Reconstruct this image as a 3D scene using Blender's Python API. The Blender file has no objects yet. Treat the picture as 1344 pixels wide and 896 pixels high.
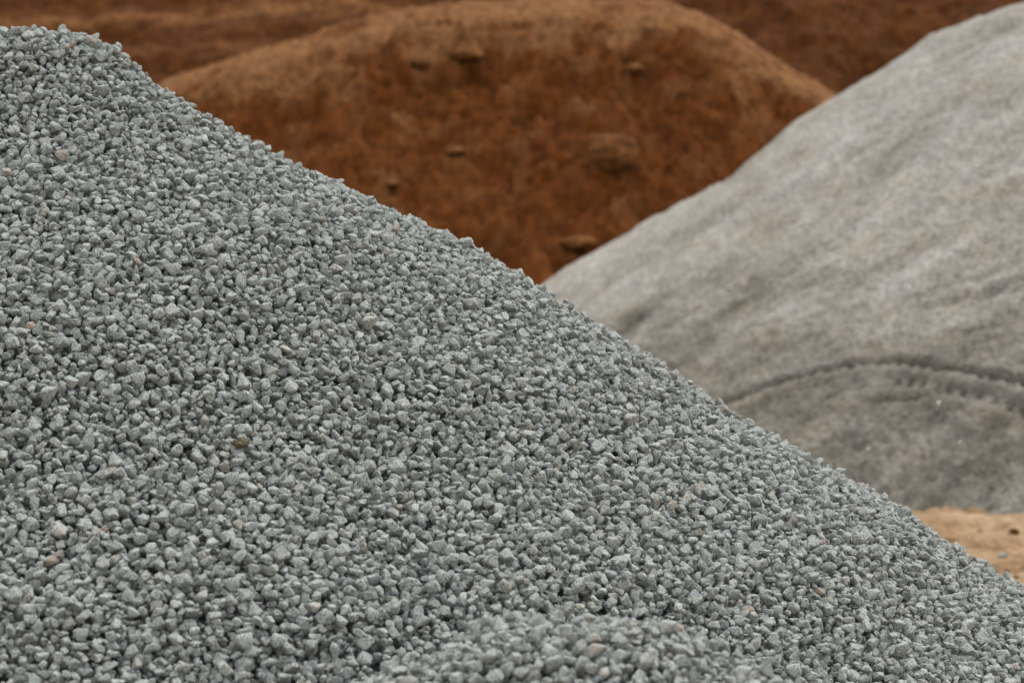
import bpy, bmesh, math
import numpy as np
from mathutils import Vector

rng = np.random.default_rng(11)
scene = bpy.context.scene
COL = scene.collection

# ------------------------------------------------------------------ camera
FPX = 1344 * 100 / 36.0
PITCH = math.radians(-1.5)
CAMH = 1.7
CP, SP = math.cos(PITCH), math.sin(PITCH)

def project(X, Y, Z):
    zf = Y * CP + (Z - CAMH) * SP
    zu = -Y * SP + (Z - CAMH) * CP
    return 672 + FPX * X / zf, 448 - FPX * zu / zf

def ray(px, py):
    x = (px - 672) / FPX
    u = (448 - py) / FPX
    return np.array([x, CP - u * SP, SP + u * CP])

def hit(px, py, fn, d0, d1, n=4000):
    """first point of the height function fn that the ray through a pixel meets"""
    d = ray(px, py)
    t = np.linspace(d0, d1, n)
    X, Y, Z = d[0] * t, d[1] * t, CAMH + d[2] * t
    below = Z < fn(X, Y)
    k = int(np.argmax(below)) if below.any() else n - 1
    return X[k], Y[k], Z[k]

# ------------------------------------------------------------------ noise
def _hash(ix, iy, seed):
    with np.errstate(over='ignore'):
        h = (ix.astype(np.int64) * 374761393 + iy.astype(np.int64) * 668265263 + seed * 1442695041) & 0xFFFFFFFF
        h = ((h ^ (h >> 13)) * 1274126177) & 0xFFFFFFFF
        h = h ^ (h >> 16)
    return h.astype(np.float64) / 4294967296.0

def noise2(x, y, seed=0):
    ix, iy = np.floor(x), np.floor(y)
    fx, fy = x - ix, y - iy
    ux, uy = fx * fx * fx * (fx * (fx * 6 - 15) + 10), fy * fy * fy * (fy * (fy * 6 - 15) + 10)
    def g(dx, dy):
        a = _hash(ix + dx, iy + dy, seed) * 2 * math.pi
        return np.cos(a) * (fx - dx) + np.sin(a) * (fy - dy)
    a = g(0, 0) + ux * (g(1, 0) - g(0, 0))
    b = g(0, 1) + ux * (g(1, 1) - g(0, 1))
    return (a + uy * (b - a)) * 1.5

def fbm(x, y, octaves=4, seed=0, gain=0.5):
    s, a = 0, 1.0
    for o in range(octaves):
        s = s + a * noise2(x * 2 ** o + 17.3 * o, y * 2 ** o - 9.1 * o, seed + o)
        a *= gain
    return s

def smin(a, b, k):
    h = np.clip(0.5 + 0.5 * (b - a) / k, 0, 1)
    return b + (a - b) * h - k * h * (1 - h)

def smax(a, b, k):
    return -smin(-a, -b, k)

def sstep(a, b, x):
    t = np.clip((x - a) / (b - a), 0, 1)
    return t * t * (3 - 2 * t)

# ------------------------------------------------------------------ mesh helpers
def mesh_from(name, V, Fc, mats=(), smooth=True, attrs=None):
    """V (n,3); Fc (m,3) or (m,4)"""
    me = bpy.data.meshes.new(name)
    V = np.ascontiguousarray(V, np.float32)
    Fc = np.ascontiguousarray(Fc, np.int32)
    m, k = Fc.shape
    me.vertices.add(len(V)); me.vertices.foreach_set('co', V.ravel())
    me.loops.add(m * k); me.loops.foreach_set('vertex_index', Fc.ravel())
    me.polygons.add(m)
    me.polygons.foreach_set('loop_start', np.arange(0, m * k, k, dtype=np.int32))
    me.update(calc_edges=True)
    me.polygons.foreach_set('use_smooth', np.full(m, smooth, dtype=bool))
    for mt in mats:
        me.materials.append(mt)
    for an, vals in (attrs or {}).items():
        at = me.attributes.new(an, 'FLOAT', 'POINT')
        at.data.foreach_set('value', np.ascontiguousarray(vals, np.float32))
    return me

def add_obj(name, me, parent=None, loc=(0, 0, 0)):
    o = bpy.data.objects.new(name, me)
    COL.objects.link(o)
    o.location = loc
    if parent is not None:
        o.parent = parent
    return o

def empty(name, loc=(0, 0, 0)):
    o = bpy.data.objects.new(name, None)
    o.empty_display_size = 0.2
    o.location = loc
    COL.objects.link(o)
    return o

def tag(o, label=None, cat=None, group=None, kind=None):
    if label: o['label'] = label
    if cat: o['category'] = cat
    if group: o['group'] = group
    if kind: o['kind'] = kind
    return o

def grid_faces(nx, ny):
    i = np.arange(nx - 1)[None, :] + nx * np.arange(ny - 1)[:, None]
    return np.stack([i, i + 1, i + 1 + nx, i + nx], -1).reshape(-1, 4)

def compact(V, Fc, attrs=None):
    used = np.zeros(len(V), bool); used[Fc.ravel()] = True
    idx = np.cumsum(used) - 1
    return V[used], idx[Fc], {k: v[used] for k, v in (attrs or {}).items()}

def heightfield(xs, ys, fn):
    X, Y = np.meshgrid(xs, ys)
    Z = fn(X, Y)
    return np.stack([X.ravel(), Y.ravel(), Z.ravel()], -1), grid_faces(len(xs), len(ys))

def span(*pieces):
    out = [np.arange(a, b, s) for a, b, s in pieces]
    return np.concatenate(out + [[pieces[-1][1]]])

# ------------------------------------------------------------------ materials
def new_mat(name):
    m = bpy.data.materials.new(name); m.use_nodes = True
    nt = m.node_tree
    b = nt.nodes['Principled BSDF']
    b.inputs['Roughness'].default_value = 0.97
    b.inputs['Specular IOR Level'].default_value = 0.06
    return m, nt, b

def N(nt, typ, **kw):
    n = nt.nodes.new(typ)
    for k, v in kw.items():
        if k in ('operation', 'blend_type', 'data_type', 'attribute_name', 'noise_dimensions', 'feature'):
            setattr(n, k, v)
        else:
            n.inputs[k].default_value = v
    return n

def ramp(nt, fac, stops):
    r = nt.nodes.new('ShaderNodeValToRGB')
    e = r.color_ramp.elements
    while len(e) < len(stops): e.new(0.5)
    for el, (p, c) in zip(e, stops):
        el.position = p; el.color = (*c, 1)
    nt.links.new(fac, r.inputs['Fac'])
    return r.outputs['Color']

def tex_noise(nt, co, scale, detail=3, rough=0.55):
    n = nt.nodes.new('ShaderNodeTexNoise')
    n.inputs['Scale'].default_value = scale
    n.inputs['Detail'].default_value = detail
    n.inputs['Roughness'].default_value = rough
    nt.links.new(co, n.inputs['Vector'])
    return n.outputs['Fac']

def mix(nt, fac, a, b, typ='MIX'):
    n = nt.nodes.new('ShaderNodeMix'); n.data_type = 'RGBA'; n.blend_type = typ
    for i, v in ((0, fac), (6, a), (7, b)):
        if hasattr(v, 'is_linked') or hasattr(v, 'links'):
            nt.links.new(v, n.inputs[i])
        else:
            n.inputs[i].default_value = v if i == 0 else (*v, 1)
    return n.outputs[2]

def bump(nt, b, h, dist, strength=1.0, prev=None):
    n = nt.nodes.new('ShaderNodeBump')
    n.inputs['Strength'].default_value = strength
    n.inputs['Distance'].default_value = dist
    nt.links.new(h, n.inputs['Height'])
    if prev is not None: nt.links.new(prev, n.inputs['Normal'])
    nt.links.new(n.outputs['Normal'], b.inputs['Normal'])
    return n.outputs['Normal']

def stone_material():
    m, nt, b = new_mat('crushed_granite')
    tc = nt.nodes.new('ShaderNodeTexCoord').outputs['Object']
    at = nt.nodes.new('ShaderNodeAttribute'); at.attribute_name = 'tint'
    aw = nt.nodes.new('ShaderNodeAttribute'); aw.attribute_name = 'warm'
    base = ramp(nt, at.outputs['Fac'], [(0.0, (0.202, 0.217, 0.206)), (0.45, (0.255, 0.273, 0.259)), (1.0, (0.322, 0.338, 0.320))])
    # iron stain: per stone, broken up by patches
    patch = tex_noise(nt, tc, 55, 2)
    st = nt.nodes.new('ShaderNodeMath'); st.operation = 'MULTIPLY'
    pr = ramp(nt, patch, [(0.38, (0.15,) * 3), (0.62, (1,) * 3)])
    nt.links.new(aw.outputs['Fac'], st.inputs[0]); nt.links.new(pr, st.inputs[1])
    c = mix(nt, st.outputs[0], base, (0.31, 0.195, 0.13))
    # mineral grains: dark biotite flecks, pale feldspar
    g1 = ramp(nt, tex_noise(nt, tc, 240, 2, 0.65), [(0.38, (0.20, 0.21, 0.22)), (0.47, (1, 1, 1))])
    g2 = ramp(nt, tex_noise(nt, tc, 170, 2, 0.6), [(0.52, (1, 1, 1)), (0.70, (1.30, 1.30, 1.27))])
    c = mix(nt, 0.85, c, g1, 'MULTIPLY')
    c = mix(nt, 0.8, c, g2, 'MULTIPLY')
    # faint tan weathering film
    film = ramp(nt, tex_noise(nt, tc, 30, 3), [(0.52, (1, 1, 1)), (0.72, (1.0, 0.93, 0.82))])
    c = mix(nt, 0.7, c, film, 'MULTIPLY')
    nt.links.new(c, b.inputs['Base Color'])
    bump(nt, b, tex_noise(nt, tc, 330, 3, 0.65), 0.0016, 0.8)
    return m

def core_material():
    m, nt, b = new_mat('gravel_core_shade')
    tc = nt.nodes.new('ShaderNodeTexCoord').outputs['Object']
    v = nt.nodes.new('ShaderNodeTexVoronoi'); v.inputs['Scale'].default_value = 42
    nt.links.new(tc, v.inputs['Vector'])
    c = ramp(nt, v.outputs['Color'], [(0.0, (0.05, 0.053, 0.053)), (1.0, (0.15, 0.157, 0.153))])  # core colour kept dark to paint shade into the gaps between stones
    nt.links.new(c, b.inputs['Base Color'])
    inv = nt.nodes.new('ShaderNodeMath'); inv.operation = 'SUBTRACT'; inv.inputs[0].default_value = 1
    nt.links.new(v.outputs['Distance'], inv.inputs[1])
    bump(nt, b, inv.outputs[0], 0.02, 1.0)
    return m

def sand_material():
    m, nt, b = new_mat('stone_dust')
    tc = nt.nodes.new('ShaderNodeTexCoord').outputs['Object']
    ad = nt.nodes.new('ShaderNodeAttribute'); ad.attribute_name = 'streak_shade'
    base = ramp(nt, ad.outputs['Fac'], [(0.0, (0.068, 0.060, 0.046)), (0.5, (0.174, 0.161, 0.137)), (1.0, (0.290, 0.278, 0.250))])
    tan = ramp(nt, tex_noise(nt, tc, 2.3, 5, 0.6), [(0.45, (1, 1, 1)), (0.75, (1.0, 0.90, 0.73))])
    c = mix(nt, 0.5, base, tan, 'MULTIPLY')
    gr = ramp(nt, tex_noise(nt, tc, 34, 4, 0.8), [(0.36, (0.30, 0.30, 0.30)), (0.64, (1.65, 1.65, 1.65))])
    c = mix(nt, 0.8, c, gr, 'MULTIPLY')
    g2 = ramp(nt, tex_noise(nt, tc, 9, 4, 0.7), [(0.33, (0.72, 0.71, 0.69)), (0.66, (1.22, 1.22, 1.22))])
    c = mix(nt, 0.7, c, g2, 'MULTIPLY')
    nt.links.new(c, b.inputs['Base Color'])
    bump(nt, b, tex_noise(nt, tc, 30, 5, 0.65), 0.010, 0.8)
    return m

def soil_material(name, dark, mid, pale, dry=None):
    m, nt, b = new_mat(name)
    tc = nt.nodes.new('ShaderNodeTexCoord').outputs['Object']
    c = ramp(nt, tex_noise(nt, tc, 1.6, 6, 0.7), [(0.25, dark), (0.5, mid), (0.76, pale)])
    gr = ramp(nt, tex_noise(nt, tc, 7.5, 8, 0.8), [(0.37, (0.36, 0.33, 0.30)), (0.61, (1.5, 1.5, 1.5))])
    c = mix(nt, 0.8, c, gr, 'MULTIPLY')
    if dry:
        ad = nt.nodes.new('ShaderNodeAttribute'); ad.attribute_name = 'dry'
        c = mix(nt, ad.outputs['Fac'], c, mix(nt, 0.8, dry, gr, 'MULTIPLY'))
    nt.links.new(c, b.inputs['Base Color'])
    bump(nt, b, tex_noise(nt, tc, 11, 6, 0.7), 0.05, 0.9)
    return m

def ground_material():
    m, nt, b = new_mat('sandy_ground')
    tc = nt.nodes.new('ShaderNodeTexCoord').outputs['Object']
    c = ramp(nt, tex_noise(nt, tc, 1.9, 7, 0.72), [(0.36, (0.150, 0.088, 0.043)), (0.47, (0.250, 0.162, 0.089)), (0.62, (0.325, 0.24, 0.153))])
    gr = ramp(nt, tex_noise(nt, tc, 14, 5, 0.7), [(0.3, (0.7, 0.68, 0.66)), (0.7, (1.2, 1.2, 1.2))])
    c = mix(nt, 0.8, c, gr, 'MULTIPLY')
    nt.links.new(c, b.inputs['Base Color'])
    bump(nt, b, tex_noise(nt, tc, 11, 6, 0.7), 0.05, 0.8)
    return m

M_STONE, M_CORE, M_SAND, M_GROUND = stone_material(), core_material(), sand_material(), ground_material()
M_SOIL = soil_material('brown_soil', (0.0494, 0.0138, 0.0025), (0.0852, 0.0259, 0.0049), (0.1284, 0.0446, 0.0105), (0.1906, 0.0940, 0.0378))
M_LUMP = soil_material('grey_brown_soil', (0.07, 0.058, 0.038), (0.11, 0.092, 0.062), (0.16, 0.135, 0.095))
M_SOILD = soil_material('moist_brown_soil', (0.0338, 0.0103, 0.0022), (0.0596, 0.0191, 0.0040), (0.0914, 0.0334, 0.0084), (0.1300, 0.0560, 0.0186))

# ------------------------------------------------------------------ gravel pile shape
GX, GY = -1.439, 8.5
G_PROF = np.array([(0, 2.409), (0.064, 2.409), (0.184, 2.394), (0.262, 2.364), (0.329, 2.292), (0.409, 2.228), (0.5, 2.167), (0.568, 2.124), (0.659, 2.071), (0.819, 1.985), (0.911, 1.946), (1.002, 1.901), (1.138, 1.837), (1.275, 1.776), (1.366, 1.728), (1.503, 1.644), (1.639, 1.553), (1.776, 1.473), (1.958, 1.348), (2.095, 1.256), (2.28, 1.152), (2.417, 1.072), (2.595, 0.982), (2.732, 0.875), (2.868, 0.788), (2.98, 0.724), (4.25, 0.0), (9, -0.4)])
HX, HY, HZ = 0.13, 5.62, 0.99      # the low heap in front

def pile_fn(X, Y):
    dx, dy = X - GX, Y - GY
    r = np.hypot(dx, dy)
    z = np.interp(r, G_PROF[:, 0], G_PROF[:, 1]) - 0.012 - 0.012 * sstep(.6, .25, r)
    a = np.arctan2(dy, dx)
    z = z + 0.022 * fbm(X * 1.7, Y * 1.7, 3, 3) * sstep(0.3, 1.0, r) * sstep(0.0, -1.2, dy)
    return z

def heap_fn(X, Y):
    r = np.hypot((X - HX) / 1.08, Y - HY)
    z = HZ - np.where(r < 0.22, r * r * 0.9, 0.0436 + (r - 0.22) * 0.56)
    return z + 0.02 * fbm(X * 5, Y * 5, 2, 8)

def gravel_fn(X, Y):
    return smax(pile_fn(X, Y), heap_fn(X, Y), 0.05)

# ------------------------------------------------------------------ stone library
def ico(sub):
    bm = bmesh.new()
    bmesh.ops.create_icosphere(bm, subdivisions=sub, radius=1)
    V = np.array([v.co[:] for v in bm.verts]); Fc = np.array([[v.index for v in f.verts] for f in bm.faces])
    bm.free()
    return V / np.linalg.norm(V, axis=1)[:, None], Fc

ICO_HI, F_HI = ico(3)      # 162 vertices
ICO_LO, F_LO = ico(2)      # 42 vertices

def unit(v):
    return v / np.linalg.norm(v, axis=-1, keepdims=True)

def make_planes():
    b = rng.uniform(0.66, 0.98); c = rng.uniform(0.48, 0.82) * (0.62 if rng.random() < .25 else 1)
    dims = np.array([1.0, b, c])
    n, d = [], []
    for ax in range(3):
        for s in (-1, 1):
            v = np.zeros(3); v[ax] = s
            n.append(unit(v + rng.normal(0, 0.22, 3))); d.append(dims[ax] * rng.uniform(0.8, 1.0))
    for _ in range(rng.integers(5, 10)):
        v = unit(rng.normal(0, 1, 3))
        n.append(v); d.append(np.linalg.norm(dims * v) * rng.uniform(0.72, 0.98))
    return np.array(n), np.array(d)

def rand_rot():
    # tumble freely, with the flat axis leaning to the vertical for most stones
    q = unit(rng.normal(0, 1, 4)); w, x, y, z = q
    R = np.array([[1 - 2 * (y * y + z * z), 2 * (x * y - z * w), 2 * (x * z + y * w)], [2 * (x * y + z * w), 1 - 2 * (x * x + z * z), 2 * (y * z - x * w)], [2 * (x * z - y * w), 2 * (y * z + x * w), 1 - 2 * (x * x + y * y)]])
    if rng.random() < 0.6:
        a = rng.uniform(0, 2 * math.pi); t = rng.normal(0, 0.45); u = rng.normal(0, 0.45)
        Rz = np.array([[math.cos(a), -math.sin(a), 0], [math.sin(a), math.cos(a), 0], [0, 0, 1]])
        Rx = np.array([[1, 0, 0], [0, math.cos(t), -math.sin(t)], [0, math.sin(t), math.cos(t)]])
        Ry = np.array([[math.cos(u), 0, math.sin(u)], [0, 1, 0], [-math.sin(u), 0, math.cos(u)]])
        R = Rx @ Ry @ Rz
    return R

CELL = 0.0032
PROTOS = []
for _ in range(70):
    n, d = make_planes()
    sd = rng.uniform(0, 100)
    def rad(dirs, n=n, d=d, sd=sd):
        q = np.maximum(dirs @ n.T, 0) / d
        r = 1 / np.power(np.sum(q ** 22, 1), 1 / 22)
        r *= 1 + 0.07 * noise2(dirs[:, 0] * 2.2 + sd, dirs[:, 1] * 2.2 + dirs[:, 2] * 1.7, 5) + 0.04 * noise2(dirs[:, 0] * 6 + sd, dirs[:, 2] * 6 + dirs[:, 1] * 5, 6)
        return dirs * r[:, None]
    PROTOS.append((n, d, rad(ICO_HI), rad(ICO_LO)))

LIB = []
def lib_entry(size):
    n, d, vh, vl = PROTOS[rng.integers(len(PROTOS))]
    R = rand_rot()
    nn = n @ R.T; dd = d * size
    ext = np.abs(vl @ R.T * size).max(0)
    hx = int(math.ceil(ext[0] / CELL)); hy = int(math.ceil(ext[1] / CELL))
    gx = np.arange(-hx, hx + 1) * CELL; gy = np.arange(-hy, hy + 1) * CELL
    X, Y = np.meshgrid(gx, gy)
    top = np.full(X.shape, 9.0); bot = np.full(X.shape, -9.0)
    for (a, b, c), k in zip(nn, dd):
        z = (k - a * X - b * Y) / c if abs(c) > 1e-4 else None
        if z is None: continue
        if c > 0: top = np.minimum(top, z)
        else: bot = np.maximum(bot, z)
    ok = top > bot + 0.0005
    if not ok.any(): ok[hy, hx] = True; top[hy, hx] = size * .4; bot[hy, hx] = -size * .4
    return dict(hx=hx, hy=hy, top=np.where(ok, top, -9), bot=np.where(ok, bot, 9), ok=ok, vh=(vh @ R.T * size).astype(np.float32), vl=(vl @ R.T * size).astype(np.float32), size=size)

NMAIN, NFINE = 1500, 300
for i in range(NMAIN):
    LIB.append(lib_entry(0.0111 * float(np.clip(np.exp(rng.normal(0, 0.23)), 0.55, 1.8))))
for i in range(NFINE):
    LIB.append(lib_entry(0.0052 * float(np.exp(rng.normal(0, 0.25)))))

# ------------------------------------------------------------------ drop the stones
X0, X1, Y0, Y1 = -2.15, 2.15, 4.85, 9.15
NX, NY = int((X1 - X0) / CELL), int((Y1 - Y0) / CELL)
gx = X0 + (np.arange(NX) + .5) * CELL; gy = Y0 + (np.arange(NY) + .5) * CELL
CX, CY = np.meshgrid(gx, gy)
TARGET = gravel_fn(CX, CY)
PXX, PYY = project(CX, CY, TARGET)
# silhouette: for each column of the view, the pile's highest line; keep a band behind it
region = (PXX > -150) & (PXX < 1500) & (PYY < 985)
horizon = np.full(200, 1e9)
bins = np.clip(((PXX + 150) / 1650 * 200).astype(int), 0, 199)
best = {}
order_y = np.full(200, 0.0)
for bcol in range(200):
    mk = region & (bins == bcol)
    if mk.any():
        pys = np.where(mk, PYY, 1e9); k = np.argmin(pys); order_y[bcol] = CY.ravel()[k]
region &= CY < order_y[bins] + 0.42
THICK = 0.056
H = TARGET - THICK
OWN = np.full(H.shape, -1, np.int32)
cells = np.argwhere(region)
area = len(cells) * CELL * CELL
S_E, S_X, S_Y, S_Z = [], [], [], []

def drop(entries, K, free=True):
    for e in entries:
        L = LIB[e]; hx, hy = L['hx'], L['hy']; ok = L['ok']; bot = L['bot']; top = L['top']
        bestv, bc = 1e9, None
        for c in cells[rng.integers(len(cells), size=K)]:
            j, i = c
            if j < hy or i < hx or j + hy >= NY or i + hx >= NX: continue
            z = (H[j - hy:j + hy + 1, i - hx:i + hx + 1] - bot).max()
            v = z - TARGET[j, i] + 0.35 * L['size']
            if v < bestv: bestv, bc = v, (j, i, z)
        if bc is None: continue
        j, i, z = bc
        z -= 0.0008
        sl = (slice(j - hy, j + hy + 1), slice(i - hx, i + hx + 1))
        t = top + z
        up = ok & (t > H[sl])
        H[sl] = np.where(up, t, H[sl]); OWN[sl] = np.where(up, len(S_E), OWN[sl])
        S_E.append(e); S_X.append(gx[i]); S_Y.append(gy[j]); S_Z.append(z)

while True:
    drop(rng.integers(NMAIN, size=1000), 6)
    lvl = float((H - TARGET)[region].mean())
    if lvl > -0.006 or len(S_E) > 110000: break
n_main = len(S_E)
drop(NMAIN + rng.integers(NFINE, size=int(area * 110)), 3)
S_E = np.array(S_E); S_P = np.stack([S_X, S_Y, S_Z], 1)
NS = len(S_E)
print('stones', NS, n_main, 'area', round(area, 2), 'level', lvl)

tint = np.clip(rng.normal(0.5, 0.16, NS), 0, 1)
warm = np.where(rng.random(NS) < 0.06, rng.uniform(0.08, 0.45, NS), rng.uniform(0, 0.10, NS))
counts = np.bincount(OWN[OWN >= 0], minlength=NS)
spx, spy = project(S_P[:, 0], S_P[:, 1], S_P[:, 2])
inframe = (spx > 4) & (spx < 1340) & (spy < 890)
# facing the camera (not behind the ridge)
front = np.zeros(NS, bool)
sb = np.clip(((spx + 150) / 1650 * 200).astype(int), 0, 199)
front = S_P[:, 1] < order_y[sb] + 0.02
share = counts * CELL * CELL / S_P[:, 1] ** 2 * (inframe & front)

# single stones that stand out in the photograph
SPECIAL = [  # px, py, tint, warm, label
    (293, 160, .35, .02, 'blocky grey stone jutting up from the ridge of the gravel pile against brown soil'),
    (156, 62, .55, .05, 'blocky stone at the shoulder of the peak where the gravel ridge turns steep'),
    (375, 452, .55, .62, 'elongated tan stone on the gravel slope below the lower left foot of the brown mound'),
    (80, 701, .8, .45, 'broad pale tan stone low on the left side of the gravel slope'),
    (138, 690, .45, .95, 'brown stained stone beside the broad pale tan stone low on the gravel slope'),
    (69, 744, .6, .9, 'pinkish stone near the lower left corner of the gravel slope'),
    (522, 671, .5, .7, 'tan stone on the gravel slope above the low heap'),
    (1077, 780, .45, .95, 'rusty stone on the lower right part of the gravel slope'),
    (1196, 752, .85, .05, 'largest smooth pale stone near the right ridge of gravel beside the sandy ground'),
    (36, 425, .5, 1.0, 'rusty red stone at the left edge of the gravel, halfway down the slope'),
    (121, 377, 1.0, .12, 'palest cream stone among grey ones high on the left gravel slope'),
    (178, 340, .55, 1.0, 'small orange red stone right of the palest cream stone on the gravel slope'),
    (325, 258, .8, .25, 'pale flat topped stone on the slope below the gravel ridge and left mound shoulder'),
    (1210, 852, .95, .05, 'clean white faced slab on gravel in the lower right corner area'),
    (978, 800, .6, .75, 'tan angular stone beside the right end of the low gravel heap'),
]
big = np.array([LIB[e]['size'] for e in S_E])
vis = (counts > 20) & front & (S_E < NMAIN)
chosen = {}
for px, py, t, w, lab in SPECIAL:
    d = np.hypot(spx - px, spy - py) - np.minimum(counts, 60) * 0.12 + 1e6 * ~vis
    for q in chosen: d[q] = 1e9
    k = int(np.argmin(d)); tint[k] = t; warm[k] = w * .62; chosen[k] = lab

rest = np.argsort(-share)
single = list(chosen)
for k in rest:
    if len(single) >= 300: break
    if k not in chosen and share[k] > 0: single.append(int(k))
single_set = np.zeros(NS, bool); single_set[single] = True

heapside = heap_fn(S_P[:, 0], S_P[:, 1]) > pile_fn(S_P[:, 0], S_P[:, 1]) - 0.005

gravel_pile = tag(empty('gravel_pile', (GX, GY, 0)), 'tall pile of grey crushed gravel filling the left and front', 'gravel pile')
gravel_heap = tag(empty('gravel_heap', (HX, HY, 0.5)), 'low soft focus heap of grey gravel in front of the tall pile', 'gravel heap')

def stone_mass(name, mask, parent):
    Vs, Fs, ts, ws, base = [], [], [], [], 0
    for key, fc, m in (('vh', F_HI, mask & (counts > 2)), ('vl', F_LO, mask & (counts <= 2))):
        idx = np.where(m)[0]
        if not len(idx): continue
        nv = len(LIB[0][key])
        V = np.stack([LIB[e][key] for e in S_E[idx]]) + S_P[idx][:, None, :]
        Fs.append((fc[None] + (base + np.arange(len(idx)) * nv)[:, None, None]).reshape(-1, 3))
        Vs.append(V.reshape(-1, 3)); ts.append(np.repeat(tint[idx], nv)); ws.append(np.repeat(warm[idx], nv))
        base += len(idx) * nv
    V = np.concatenate(Vs) - np.array(parent.location)
    me = mesh_from(name, V, np.concatenate(Fs), [M_STONE], False, {'tint': np.concatenate(ts), 'warm': np.concatenate(ws)})
    o = add_obj(name, me, parent)
    return tag(o, kind='stuff')

stone_mass('gravel', ~heapside & ~single_set, gravel_pile)
stone_mass('gravel', heapside & ~single_set, gravel_heap)

# label classes for the stones nothing singles out
def stone_label(k):
    where = 'on the low gravel heap in front' if heapside[k] else 'on the tall gravel pile'
    grp = 'low heap' if heapside[k] else 'tall pile'
    if warm[k] > 0.35: return f'tan or rust stained crushed stone {where}', f'stained stones on the {grp}'
    if tint[k] > 0.62: return f'pale grey crushed stone {where}', f'pale stones on the {grp}'
    if tint[k] < 0.36: return f'dark grey crushed stone {where}', f'dark stones on the {grp}'
    return f'mid grey angular crushed stone {where}', f'mid grey stones on the {grp}'

for k in single:
    V = LIB[S_E[k]]['vh']
    me = mesh_from('crushed_stone', V, F_HI, [M_STONE], False, {'tint': np.full(len(V), tint[k]), 'warm': np.full(len(V), warm[k])})
    o = add_obj('crushed_stone', me, None, S_P[k])
    if k in chosen: tag(o, chosen[k], 'stone', 'crushed stones lying on the gravel')
    else:
        lab, grp = stone_label(k); tag(o, lab, 'stone', grp)

# cores under the loose stones
def pile_core(X, Y):
    z = pile_fn(X, Y)
    inside = (X > X0) & (X < X1) & (Y > Y0) & (Y < Y1)
    px, py = project(X, Y, z)
    bb = np.clip(((px + 150) / 1650 * 200).astype(int), 0, 199)
    reg = inside & (px > -110) & (px < 1460) & (py < 950) & (Y < order_y[bb] + 0.36)
    return z - np.where(reg, THICK + 0.004, 0.012) + np.where(reg, 0, 0.012 * fbm(X * 38, Y * 38, 2, 4))
V, Fc = heightfield(span((-5.9, -2.3, .06), (-2.3, 2.3, .025), (2.3, 3.1, .06)), span((4.0, 9.3, .025), (9.3, 13, .06)), pile_core)
add_obj('core', mesh_from('core', V - np.array(gravel_pile.location), Fc, [M_CORE]), gravel_pile)
V, Fc = heightfield(span((HX - 1.5, HX + 1.5, .025)), span((HY - 1.1, HY + 1.1, .025)), lambda X, Y: smax(heap_fn(X, Y), pile_fn(X, Y) - .02, .05) - THICK - 0.006)
add_obj('core', mesh_from('core', V - np.array(gravel_heap.location), Fc, [M_CORE]), gravel_heap)

# a lump of soil and an orange splinter lying on the gravel
def lump(name, size, seed, mat, loc, flat=0.7, sub=4, amp=0.35):
    V, Fc = ico(sub)
    n = noise2(V[:, 0] * 1.6 + seed, V[:, 1] * 1.6 + V[:, 2] * 1.3, 3) + 0.5 * noise2(V[:, 0] * 4 + seed, V[:, 2] * 4 - V[:, 1] * 3, 4) + .3 * noise2(V[:, 1] * 9 + seed, V[:, 2] * 9 + V[:, 0] * 7, 9)
    V = V * (1 + amp * n)[:, None] * np.array([1, 0.85, flat]) * size
    return add_obj(name, mesh_from(name, V, Fc, [mat]), None, loc)

def gravel_top(px, py):
    x, y, z = hit(px, py, gravel_fn, 4.8, 9.5)
    i, j = int((x - X0) / CELL), int((y - Y0) / CELL)
    return x, y, float(H[j - 2:j + 3, i - 2:i + 3].max())
x, y, z = gravel_top(316, 597)
tag(lump('soil_lump', 0.019, 3.3, M_LUMP, (x, y, z + .004), .6), 'small crumbly lump of brown soil lying on the grey gravel slope', 'soil lump')
x, y, z = gravel_top(95, 76)
bm = bmesh.new()
pts = [(-.014, 0, -.006, .0022), (-.006, .001, 0, .003), (.003, -.001, .006, .0032), (.012, .001, .013, .0018)]
ringv = []
for a, b, c, r in pts:
    ringv.append([bm.verts.new((a + r * .5 * math.cos(t), b + r * math.sin(t), c + r * math.cos(t))) for t in np.linspace(0, 2 * math.pi, 7)[:-1]])
for r0, r1 in zip(ringv, ringv[1:]):
    for q in range(6): bm.faces.new((r0[q], r0[(q + 1) % 6], r1[(q + 1) % 6], r1[q]))
bm.faces.new(ringv[0][::-1]); bm.faces.new(ringv[-1])
me = bpy.data.meshes.new('splinter'); bm.to_mesh(me); bm.free()
mo, nto, bo = new_mat('orange_wood')
tcw = nto.nodes.new('ShaderNodeTexCoord').outputs['Object']
nto.links.new(ramp(nto, tex_noise(nto, tcw, 300, 2), [(.3, (.36, .14, .06)), (.7, (.5, .24, .12))]), bo.inputs['Base Color'])
me.materials.append(mo)
tag(add_obj('splinter', me, None, (x, y, z + .008)), 'thin orange splinter lying on the gravel just below the peak', 'splinter')

# ------------------------------------------------------------------ sand pile
SX, SY = 5.915, 27.5
S_PROF = np.array([(0, 4.435), (0.072, 4.428), (0.576, 4.366), (1.0, 4.244), (1.382, 4.131), (1.734, 3.999), (1.914, 3.89), (2.094, 3.745), (2.392, 3.54), (2.76, 3.32), (3.05, 3.13), (3.417, 2.883), (3.788, 2.624), (4.231, 2.351), (4.674, 2.071), (5.265, 1.702), (5.598, 1.48), (6.4, .98), (7.2, .50), (7.75, .20), (8.05, 0.0), (8.3, -.15), (14, -.8)])

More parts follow.
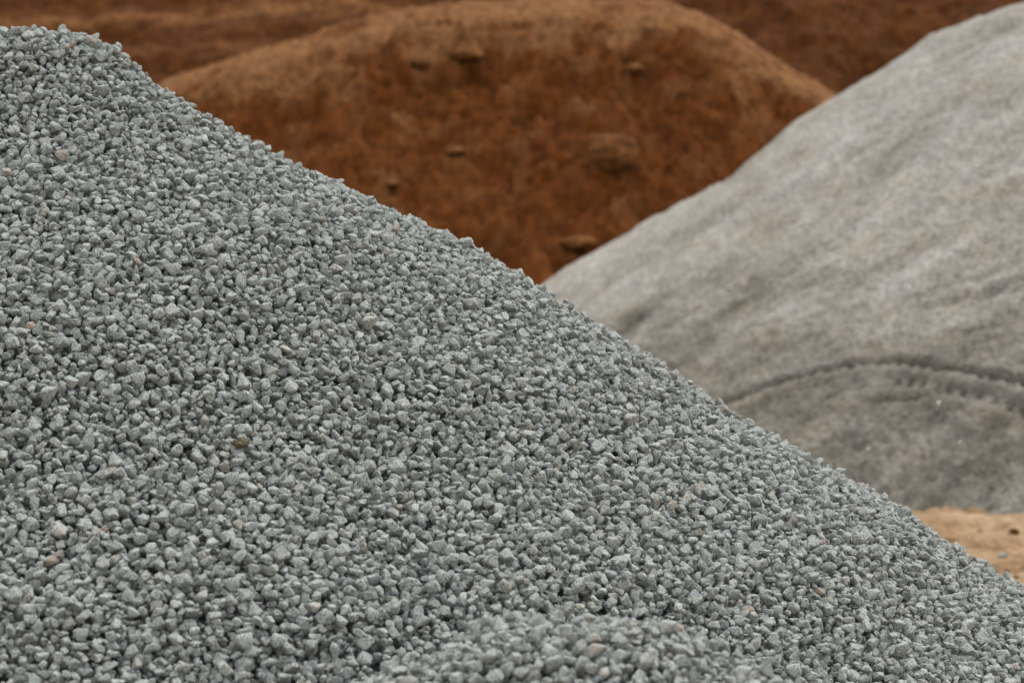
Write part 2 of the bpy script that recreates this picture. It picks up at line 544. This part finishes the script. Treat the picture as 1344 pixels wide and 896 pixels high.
def sand_smooth(X, Y):
    dx, dy = X - SX, Y - SY
    r = np.hypot(dx, dy)
    z = np.interp(r, S_PROF[:, 0], S_PROF[:, 1])
    z = z + 0.06 * fbm(X * .8, Y * .8, 2, 31) * sstep(.5, 2, r)
    # pushed up shoulder low on the front
    bx, by = X - 3.35, Y - 21.0
    z = z + 0.20 * np.exp(-((bx / 1.5) ** 2 + (by / 0.9) ** 2))
    return z

def polyline(pts, fn, d0, d1):
    P = np.array([hit(px, py, fn, d0, d1)[:2] for px, py in pts])
    # smooth resample
    t = np.concatenate([[0], np.cumsum(np.hypot(*np.diff(P, axis=0).T))])
    tt = np.arange(0, t[-1], .04)
    Q = np.stack([np.interp(tt, t, P[:, 0]), np.interp(tt, t, P[:, 1])], 1)
    for _ in range(6): Q[1:-1] = .25 * Q[:-2] + .5 * Q[1:-1] + .25 * Q[2:]
    return Q, tt

def near(X, Y, Q, tt, cx, cy, reach):
    """signed distance (positive away from the pile's axis) and arc length to the polyline Q, nan beyond reach"""
    sh = X.shape; x, y = X.ravel(), Y.ravel()
    lo, hi = Q.min(0) - reach, Q.max(0) + reach
    m = np.where((x > lo[0]) & (x < hi[0]) & (y > lo[1]) & (y < hi[1]))[0]
    sd = np.full(x.shape, np.nan); ar = np.zeros(x.shape)
    for c in np.array_split(m, max(1, len(m) // 20000)):
        d2 = (x[c, None] - Q[None, :, 0]) ** 2 + (y[c, None] - Q[None, :, 1]) ** 2
        k = d2.argmin(1); d = np.sqrt(d2[np.arange(len(c)), k])
        sg = np.sign(np.hypot(x[c] - cx, y[c] - cy) - np.hypot(Q[k, 0] - cx, Q[k, 1] - cy))
        keep = (d < reach) & (k > 0) & (k < len(Q) - 1)
        sd[c[keep]] = (d * sg)[keep]; ar[c[keep]] = tt[k[keep]]
    return sd.reshape(sh), ar.reshape(sh)

TRACK_UP = [(905, 545), (935, 530), (960, 520), (1000, 505), (1040, 491), (1080, 480), (1120, 472), (1170, 468), (1200, 470), (1240, 477), (1290, 486), (1344, 494), (1420, 507), (1500, 525)]
TRACK_LOW = [(1150, 489), (1170, 492), (1200, 497), (1250, 506), (1300, 517), (1344, 530), (1420, 552), (1500, 580)]
GOUGES = [  # polyline, depth, width downhill
    ([(785, 452), (820, 425), (850, 402), (892, 372)], .17, .13),
    ([(1072, 526), (1090, 518), (1105, 511), (1120, 508)], .13, .045),
    ([(1132, 522), (1160, 524), (1190, 519), (1215, 516), (1245, 517)], .16, .05),
    ([(1062, 592), (1085, 577), (1103, 565)], .10, .045),
    ([(1230, 440), (1262, 434), (1300, 424), (1330, 412)], .08, .07),
    ([(1060, 420), (1085, 408), (1110, 398)],   .06, .08),
    ([(930, 420), (965, 398), (1010, 370), (1060, 345)], .07, .14),
    ([(1205, 548), (1240, 541), (1275, 536)], .04, .06),
    ([(1180, 405), (1230, 397), (1290, 382), (1344, 366), (1400, 352)], .07, .10),
]

def sand_detail(X, Y):
    z = sand_smooth(X, Y)
    dx, dy = X - SX, Y - SY
    r = np.hypot(dx, dy); a = np.arctan2(dy, dx)
    low = sstep(5.6, 6.6, r)
    # streaks running down the slope; lumps low down
    bend = .25 * fbm(X * .35, Y * .35, 2, 5)
    q, al = z - .60 * X + bend, X + .6 * z          # slides ran obliquely down towards the left flank
    st = .55 * noise2(q * 2.6, al * .5, 41) + .6 * noise2(q * 6.5, al * .95, 42) + .45 * noise2(q * 13, al * 2.2, 43)
    lumps = fbm(X * 4.2, Y * 4.2, 4, 44, .6)
    fine = fbm(X * 11, Y * 11, 3, 47, .65)
    quiet = np.zeros(X.shape)                       # the tyre has pressed the ground smooth
    for pts in (TRACK_UP, TRACK_LOW):
        Q, tt = polyline(pts, sand_smooth, 17, 30)
        sd, ar = near(X, Y, Q, tt, SX, SY, .5)
        quiet = np.maximum(quiet, np.where(np.isnan(sd), 0, np.exp(-(np.where(np.isnan(sd), 9, sd - .06) / .22) ** 2)))
    quiet = 1 - .85 * quiet
    lumps = lumps * quiet; fine = fine * (.4 + .6 * quiet); st = st * (.4 + .6 * quiet)
    z = z + (1 - .55 * low) * .05 * st * sstep(.4, 2, r) + (.010 + .022 * low) * lumps + (.012 + .016 * low) * fine
    tr = np.zeros(X.shape); groove_shade = np.zeros(X.shape)
    for pts, depth, w, lug, s0, lw, l0 in ((TRACK_UP, .21, .050, .06, .075, .040, (.7, 1.2)), (TRACK_LOW, .020, .05, .095, .045, .038, (.05, .3))):
        Q, tt = polyline(pts, sand_smooth, 17, 30)
        sd, ar = near(X, Y, Q, tt, SX, SY, .5)
        ok = ~np.isnan(sd); s = np.where(ok, sd, 9)
        s = s + .005 * noise2(X * 5, Y * 5, 67)
        ends = sstep(0, .5, ar) * (1 - sstep(tt[-1] - .3, tt[-1], ar))
        # the scarp cut by the tyre's edge, then the print of each slanting lug
        scarp = np.where(s > 0, np.exp(-(s / w) ** 4), np.exp(-(s / .018) ** 2))
        ph = ar / .112 - s * 2.2 + .12 * noise2(ar * 4, s * 3, 66)
        lugs = np.exp(-(((ph % 1) - .5) * .112 / .026) ** 2) * np.exp(-((s - s0) / lw) ** 4) * np.clip(.85 + 1.1 * noise2(ar * 4.3, s * 0, 68), .1, 1.6)
        lugs = lugs * sstep(*l0, ar)
        z = z - np.where(ok, ends * (depth * scarp * (1 + .2 * noise2(X * 2, Y * 2, 61)) + lug * lugs), 0)
        groove_shade = np.maximum(groove_shade, np.where(ok, ends * np.maximum(1.5 * scarp * sstep(0, .1, depth), .75 * lugs), 0))
        # soil squeezed up beside the tyre
        z = z + np.where(ok, ends * .035 * np.exp(-((s - .20) / .06) ** 2), 0)
        tr = np.maximum(tr, np.where(ok & (s > -.06) & (s < .17) & (ends > .2), 1, 0))
    for pts, depth, w in GOUGES:
        Q, tt = polyline(pts, sand_smooth, 17, 30)
        sd, ar = near(X, Y, Q, tt, SX, SY, .45)
        ok = ~np.isnan(sd); s = np.where(ok, sd, 9)
        f = np.where(s > 0, np.exp(-(s / w) ** 2), np.exp(-(s / (w * .45)) ** 2))
        ends = np.sin(math.pi * np.clip(ar / tt[-1], 0, 1)) ** .6
        z = z - np.where(ok, depth * f * ends * (.7 + .6 * noise2(ar * 6, s * 3, 63)), 0)
        groove_shade = np.maximum(groove_shade, np.where(ok, .55 * f * ends, 0))
    streak_shade = np.clip(.64 + .25 * st +   .08 * fbm(X * 1.6, Y * 1.6, 4, 71, .65) - .36 * sstep(4.9, 7.2, r + .35 * fbm(X * .7, Y * .7, 3, 75)), 0, 1)
    streak_shade = np.clip(streak_shade - .34 * groove_shade, 0, 1)      # groove shade of track and gouges painted darker into the sand colour
    return z, tr, streak_shade

sand_pile = tag(empty('sand_pile', (SX, SY, 0)), 'large pale grey pile of fine stone dust with curved tyre tracks', 'sand pile')
xs = span((-3.2, -.2, .08), (-.2, 1.4, .021), (1.4, 5.6, .016), (5.6, 15.2, .09)); ys = span((18.2, 19.2, .05), (19.2, 24.5, .019), (24.5, 29.5, .04), (29.5, 36.5, .12))
X, Y = np.meshgrid(xs, ys)
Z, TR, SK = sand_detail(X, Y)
V = np.stack([X.ravel(), Y.ravel(), Z.ravel()], -1) - np.array(sand_pile.location)
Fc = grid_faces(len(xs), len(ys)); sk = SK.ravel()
keepf = (Z.ravel()[Fc] > -.06).any(1)
intr = (TR.ravel()[Fc] > .5).all(1) & keepf
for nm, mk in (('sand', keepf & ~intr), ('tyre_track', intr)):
    v, f, at = compact(V, Fc[mk], {'streak_shade': sk})
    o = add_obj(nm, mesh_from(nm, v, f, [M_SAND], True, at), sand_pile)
    if nm == 'tyre_track': tag(o, 'curved tyre track with tread marks pressed into the pale sand')

# ------------------------------------------------------------------ sun and sky direction
SUN_EL, SUN_AZ = math.radians(68), math.radians(28)       # azimuth from straight behind the piles, towards the right
SUN_ANGLE = math.radians(60)
sun_dir = np.array([math.sin(SUN_AZ) * math.cos(SUN_EL), math.cos(SUN_AZ) * math.cos(SUN_EL), math.sin(SUN_EL)])

# added mirror flakes, angled to flash the sun from the sand at the camera
mm, ntm, bmn = new_mat('glint_mirror')
bmn.inputs['Metallic'].default_value = 1.0; bmn.inputs['Roughness'].default_value = .12
nglint = N(ntm, 'ShaderNodeTexNoise', Scale=200.0)
ntm.links.new(ramp(ntm, nglint.outputs['Fac'], [(.3, (.8, .78, .74)), (.7, (.92, .9, .86))]), bmn.inputs['Base Color'])
Vm, Fm = [], []
for px, py, sz in [(1281, 224, 1.2), (1164, 263, .8), (1164, 374, .9), (1194, 381, 1.), (978, 413, .8), (1335, 396, 1.), (1232, 537, 1.2), (1260, 583, .8), (1140, 595, .8), (1105, 363, .7)]:
    x, y, z = hit(px, py, sand_smooth, 17, 30)
    i, j = np.searchsorted(xs, x), np.searchsorted(ys, y); z = Z[j, i] + .012
    p = np.array([x, y, z]); tocam = unit(np.array([0, 0, CAMH]) - p); h = unit(tocam + sun_dir)
    u = unit(np.cross(h, [0.3, .9, .1])); w = np.cross(h, u); s = .0036 * sz
    b0 = len(Vm)
    ring = [(1, .1), (.45, .8), (-.5, .9), (-1, 0), (-.4, -.85), (.6, -.7)]
    for dz in (0, -.002):
        for a, b in ring: Vm.append(p + s * (a * u + b * w) + dz * h)
    for q in range(1, 5): Fm += [(b0, b0 + q, b0 + q + 1), (b0 + 6, b0 + 6 + q + 1, b0 + 6 + q)]
    for q in range(6):
        n_ = (q + 1) % 6; Fm += [(b0 + q, b0 + 6 + q, b0 + 6 + n_), (b0 + q, b0 + 6 + n_, b0 + n_)]
tag(add_obj('glint_flakes', mesh_from('glint_flakes', np.array(Vm) - np.array(sand_pile.location), np.array(Fm), [mm], False), sand_pile), kind='stuff')

# ------------------------------------------------------------------ brown soil mounds
def ridge_z(px_pts, D):
    p = np.array(px_pts, float)
    x = (p[:, 0] - 672) / FPX * D
    z = CAMH + D * np.tan(PITCH + np.arctan((448 - p[:, 1]) / FPX))
    return x, z

MY = 40.0
MX, MZ = ridge_z([(-80, 330), (60, 210), (150, 150), (200, 116), (222, 104), (262, 90), (330, 70), (400, 48), (450, 30), (520, 13), (600, 4), (700, -2), (800, -1), (870, 2), (920, 16), (960, 40), (1000, 66), (1050, 96), (1092, 124), (1180, 190), (1300, 290), (1400, 390)], MY)

def mound_fn(X, Y):
    zr = np.interp(X, MX, MZ) + .07 * noise2(X * .9, X * 0 + 7.7, 97) + .05 * noise2(X * 2.7, Y * .8, 98)
    # smooth the ridge line
    zr = (zr + np.interp(X - .12, MX, MZ) + np.interp(X + .12, MX, MZ)) / 3
    warp = .35 * fbm(X * .45, Y * .45, 2, 81)
    d = MY - Y + warp
    lipd = 2.1 + .7 * noise2(X * .55, Y * 0 + 3.3, 83) + .25 * noise2(X * 1.9, Y * 0 + 1.3, 86)
    df = np.maximum(d, 0)
    front = zr - np.where(df < lipd, df * .34, lipd * .34 + (df - lipd) * .72) - .0
    back = zr - np.maximum(-d - .3, 0) * .66
    z = np.where(d > 0, front, back)
    face = sstep(.6, 1.6, d)
    z = z + face * (.10 * fbm(X * .9, Y * .9, 2, 84) + .14 * fbm(X * 2.2, Y * 3.2, 4, 87, .62)) + (.035 + .05 * face) * fbm(X * 7, Y * 8, 4, 90, .72) + .03 * fbm(X * 2.2, Y * 2.2, 2, 92)
    wob = fbm(X * 3.1, Y * 3.1, 3, 95)
    # hollow under the rim and a few slumps
    for px, py, dep, sx, sy in ((612, 84, .85, .24, .11), (560, 90, .4, .3, .09), (835, 66, .4, .7, .12), (835, 100, .16, .22, .15), (930, 55, .2, .3, .2), (760, 333, .75, .26, .09), (545, 180, .22, .3, .09), (690, 120, .2, .25, .08), (470, 70, .2, .3, .08), (600, 205, .16, .4, .18), (950, 118, .2, .25, .2), (415, 130, .2, .5, .25), (700, 125, .12, .3, .2)):
        cx, cy = HOLLOW[(px, py)]
        ex, ey = X - cx + .10 * wob, Y - cy - .06 * wob
        z = z - dep * np.exp(-((ex / sx) ** 2 + np.where(ey > 0, ey / (.4 * sy), ey / (1.5 * sy)) ** 2)) * (1 + .3 * wob)
    return z

HOLLOW = {}
def bare(X, Y):
    zr = np.interp(X, MX, MZ); df = np.maximum(MY - Y, 0)
    return np.where(Y < MY, zr - np.where(df < 2.1, df * .34, .714 + (df - 2.1) * .72), zr - (Y - MY) * .66)
for key in ((612, 84), (560, 90), (545, 180), (690, 120), (470, 70), (835, 66), (835, 100), (930, 55), (760, 333), (600, 205), (950, 118), (415, 130), (700, 125)):
    HOLLOW[key] = hit(key[0], key[1], bare, 25, 46)[:2]

V, Fc = heightfield(span((-9, -5.6, .09), (-5.6, 5.4, .032), (5.4, 9, .09)), span((31.2, 34.5, .06), (34.5, 40.6, .035), (40.6, 47, .15)), mound_fn)
# the dried crust on the flat crest, ragged and broken
gap = np.interp(V[:, 0], MX, MZ) - V[:, 2]
brk = fbm(V[:, 0] * 1.1, V[:, 1] * 1.1, 4, 151, .6)
dry = np.clip(sstep(1.15, .25, gap + .8 * brk) * .68 + .25 * sstep(.1, .7, fbm(V[:, 0] * 1.6, V[:, 1] * 1.6, 3, 155)), 0, 1)
soil_mound = add_obj('soil_mound', mesh_from('soil_mound', V, Fc, [M_SOIL], True, {'dry': dry}))
tag(soil_mound, 'reddish brown soil mound with a flat pale crest between the grey piles', 'soil mound')

# long bank of soil behind on the left, stepped
def bank_fn(X, Y):
    w = .5 * fbm(X * .22, Y * .22, 3, 101)
    d = Y + w - 46.5
    steps = np.array([(-9, -.5), (0, 2.6), (1.6, 4.6), (2.3, 5.35), (3.4, 5.55), (4.1, 6.05), (5.1, 6.28), (5.9, 6.9), (6.6, 7.3), (7.6, 7.5), (9.5, 8.4), (12, 8.6), (20, 3.0)])
    z = np.interp(d, steps[:, 0], steps[:, 1])
    z = z - sstep(-.5, 3.2, X) * 3.2 - sstep(-17, -33, X) * 9.5
    return z + .16 * fbm(X * .8, Y * .8, 3, 104) + .07 * fbm(X * 2.6, Y * 2.6, 3, 107, .6) + .03 * fbm(X * 7, Y * 7, 2, 109)
V, Fc = heightfield(span((-34, -14, .15), (-14, 3.6, .055)), span((41, 47, .1), (47, 54.5, .045), (54.5, 64, .2)), bank_fn)
lay = V[:, 2] + .25 * fbm(V[:, 0] * .3, V[:, 1] * .3, 3, 161)
brk = .2 * fbm(V[:, 0] * 1.3, V[:, 2] * 3, 3, 163)
dry = np.clip(np.exp(-((lay - 6.25 + brk) / .16) ** 2) + .55 * np.exp(-((lay - 5.5 + brk) / .12) ** 2) + .5 * sstep(6.8, 7.3, lay), 0, 1)
tag(add_obj('soil_mound', mesh_from('soil_mound', V, Fc, [M_SOILD], True, {'dry': dry})), 'long stepped brown soil bank behind the peak of the gravel pile', 'soil mound')

def dark_fn(X, Y):
    r = np.hypot((X - 6.6) / 1.15, Y - 56)
    z = 9.6 - np.where(r < 2, r * r * .14, .56 + (r - 2) * .66)
    return z + .30 * fbm(X * .5, Y * .5, 3, 121) + .17 * fbm(X * 1.3, Y * 1.3, 3, 124, .6) + .06 * fbm(X * 4, Y * 4, 3, 127, .6)
V, Fc = heightfield(span((-6, 0, .1), (0, 13, .055), (13, 22, .15)), span((40.5, 46, .1), (46, 56.5, .055), (56.5, 68, .2)), dark_fn)
tag(add_obj('soil_mound', mesh_from('soil_mound', V, Fc, [M_SOILD])), 'darker brown soil mound behind the ridge of the pale sand pile', 'soil mound')

# clods lying on the middle mound
def clod(px, py, size, flat, label, group=None, tilt=38):
    x, y, z = hit(px, py, mound_fn, 28, 46)
    o = lump('soil_clod', size, rng.uniform(0, 50), M_SOIL, (x, y, z + size * flat * .2), flat, 4, .17)
    o.rotation_euler = (math.radians(tilt), 0, math.radians(rng.uniform(-12, 12)))
    at = o.data.attributes.new('dry', 'FLOAT', 'POINT'); at.data.foreach_set('value', np.full(len(o.data.vertices), .35, np.float32))
    return tag(o, label, 'clod', group)
clod(806, 207, .30, .78, 'rounded soil clod standing out low on the right of the brown mound')
for px, py, size, flat, label in [  # level clods added so their undersides put shade over the notches
    (612, 74, .24, .40, 'crusted soil ledge over a dark hollow just under the pale brown mound crest'),
    (556, 84, .15, .50, 'soil clod with a shaded underside left of the crusted ledge on the brown mound'),
    (832, 92, .15, .45, 'soil clod under the right end of the brown mound crest'),
    (762, 322, .26, .38, 'low broad soil clod at the brown mound foot beside the sand pile edge'),
    (598, 200, .14, .45, 'soil clod in the middle of the brown mound face left of the rounded one'),
    (512, 242, .12, .45, 'soil clod on the left of the brown mound just above the gravel ridge')]:
    clod(px, py, size, flat, label, 'clods added to shade notches in the brown mound', 4)

# ------------------------------------------------------------------ ground
def ground_fn(X, Y):
    near_ = np.exp(-((X - 2) / 9) ** 2 - ((Y - 17) / 8) ** 2)
    return near_ * (.035 * fbm(X * .7, Y * .7, 3, 141) + .045 * fbm(X * 3.2, Y * 2.2, 4, 144, .65) + .02 * fbm(X * 12, Y * 7, 3, 147, .6) + .03 * fbm(X * .8, Y * 4.5, 3, 149, .6)) - .01
xs = span((-600, -60, 60), (-60, -4, 4), (-4, 1.6, .4), (1.6, 6.5, .03), (6.5, 30, 2), (30, 600, 57)); ys = span((-300, -20, 40), (-20, 4, 3), (4, 12, .4), (12, 20.5, .035), (20.5, 60, 2.5), (60, 900, 70))
V, Fc = heightfield(xs, ys, ground_fn)
tag(add_obj('ground', mesh_from('ground', V, Fc, [M_GROUND])), 'flat sandy orange tan ground beyond the gravel pile', kind='structure')
for px, py, sz, mat, lab in [(1331, 699, .03, M_SOIL, 'dark soil clod on the sandy ground near the foot of the sand pile'), (1316, 731, .026, M_STONE, 'lone grey stone on the sandy ground right of the gravel ridge'), (1322, 748, .015, M_GROUND, 'small tan clod on the sandy ground below the lone grey stone'), (1334, 757, .018, M_GROUND, 'tan clod on the sandy ground closest to the gravel ridge'), (1287, 697, .016, M_GROUND, 'little tan clod alone on the sandy ground left of the dark soil clod')]:
    x, y, z = hit(px, py, ground_fn, 10, 24)
    o = lump('stone' if mat is M_STONE else 'soil_clod', sz, px * .37, mat, (x, y, z + sz * .3), .7, 3, .25)
    if mat is M_STONE:
        for an, vv in (('tint', .5), ('warm', .05)):
            at = o.data.attributes.new(an, 'FLOAT', 'POINT'); at.data.foreach_set('value', np.full(len(o.data.vertices), vv, np.float32))
    tag(o, lab, 'stone' if mat is M_STONE else 'clod')

# ------------------------------------------------------------------ light
w = bpy.data.worlds.new('World'); scene.world = w; w.use_nodes = True
nt = w.node_tree; bg = nt.nodes['Background']
sky = nt.nodes.new('ShaderNodeTexSky'); sky.sky_type = 'NISHITA'; sky.sun_disc = False
sky.sun_elevation = SUN_EL; sky.sun_rotation = SUN_AZ
sky.dust_density = 1.5; sky.air_density = 1.0
hs = nt.nodes.new('ShaderNodeHueSaturation'); hs.inputs['Saturation'].default_value = 0.12
nt.links.new(sky.outputs['Color'], hs.inputs['Color']); nt.links.new(hs.outputs['Color'], bg.inputs['Color'])
bg.inputs['Strength'].default_value = 0.145
sl = bpy.data.lights.new('sun', 'SUN'); sl.energy = 0.9; sl.angle = SUN_ANGLE; sl.color = (1, .965, .91)
so = bpy.data.objects.new('sun', sl); COL.objects.link(so)
so.rotation_euler = Vector(sun_dir).to_track_quat('Z', 'Y').to_euler()
so.location = (0, 20, 30)

cd = bpy.data.cameras.new('camera'); co = bpy.data.objects.new('camera', cd); COL.objects.link(co)
co.location = (0, 0, CAMH); co.rotation_euler = (math.pi / 2 + PITCH, 0, 0)
cd.lens = 100; cd.sensor_width = 36; cd.clip_end = 3000
cd.dof.use_dof = True; cd.dof.focus_distance = 7.4; cd.dof.aperture_fstop = 4.6
scene.camera = co
vs = scene.view_settings
vs.view_transform = 'Standard'; vs.look = 'None'; vs.exposure = 1.45; vs.gamma = 1; vs.use_curve_mapping = False
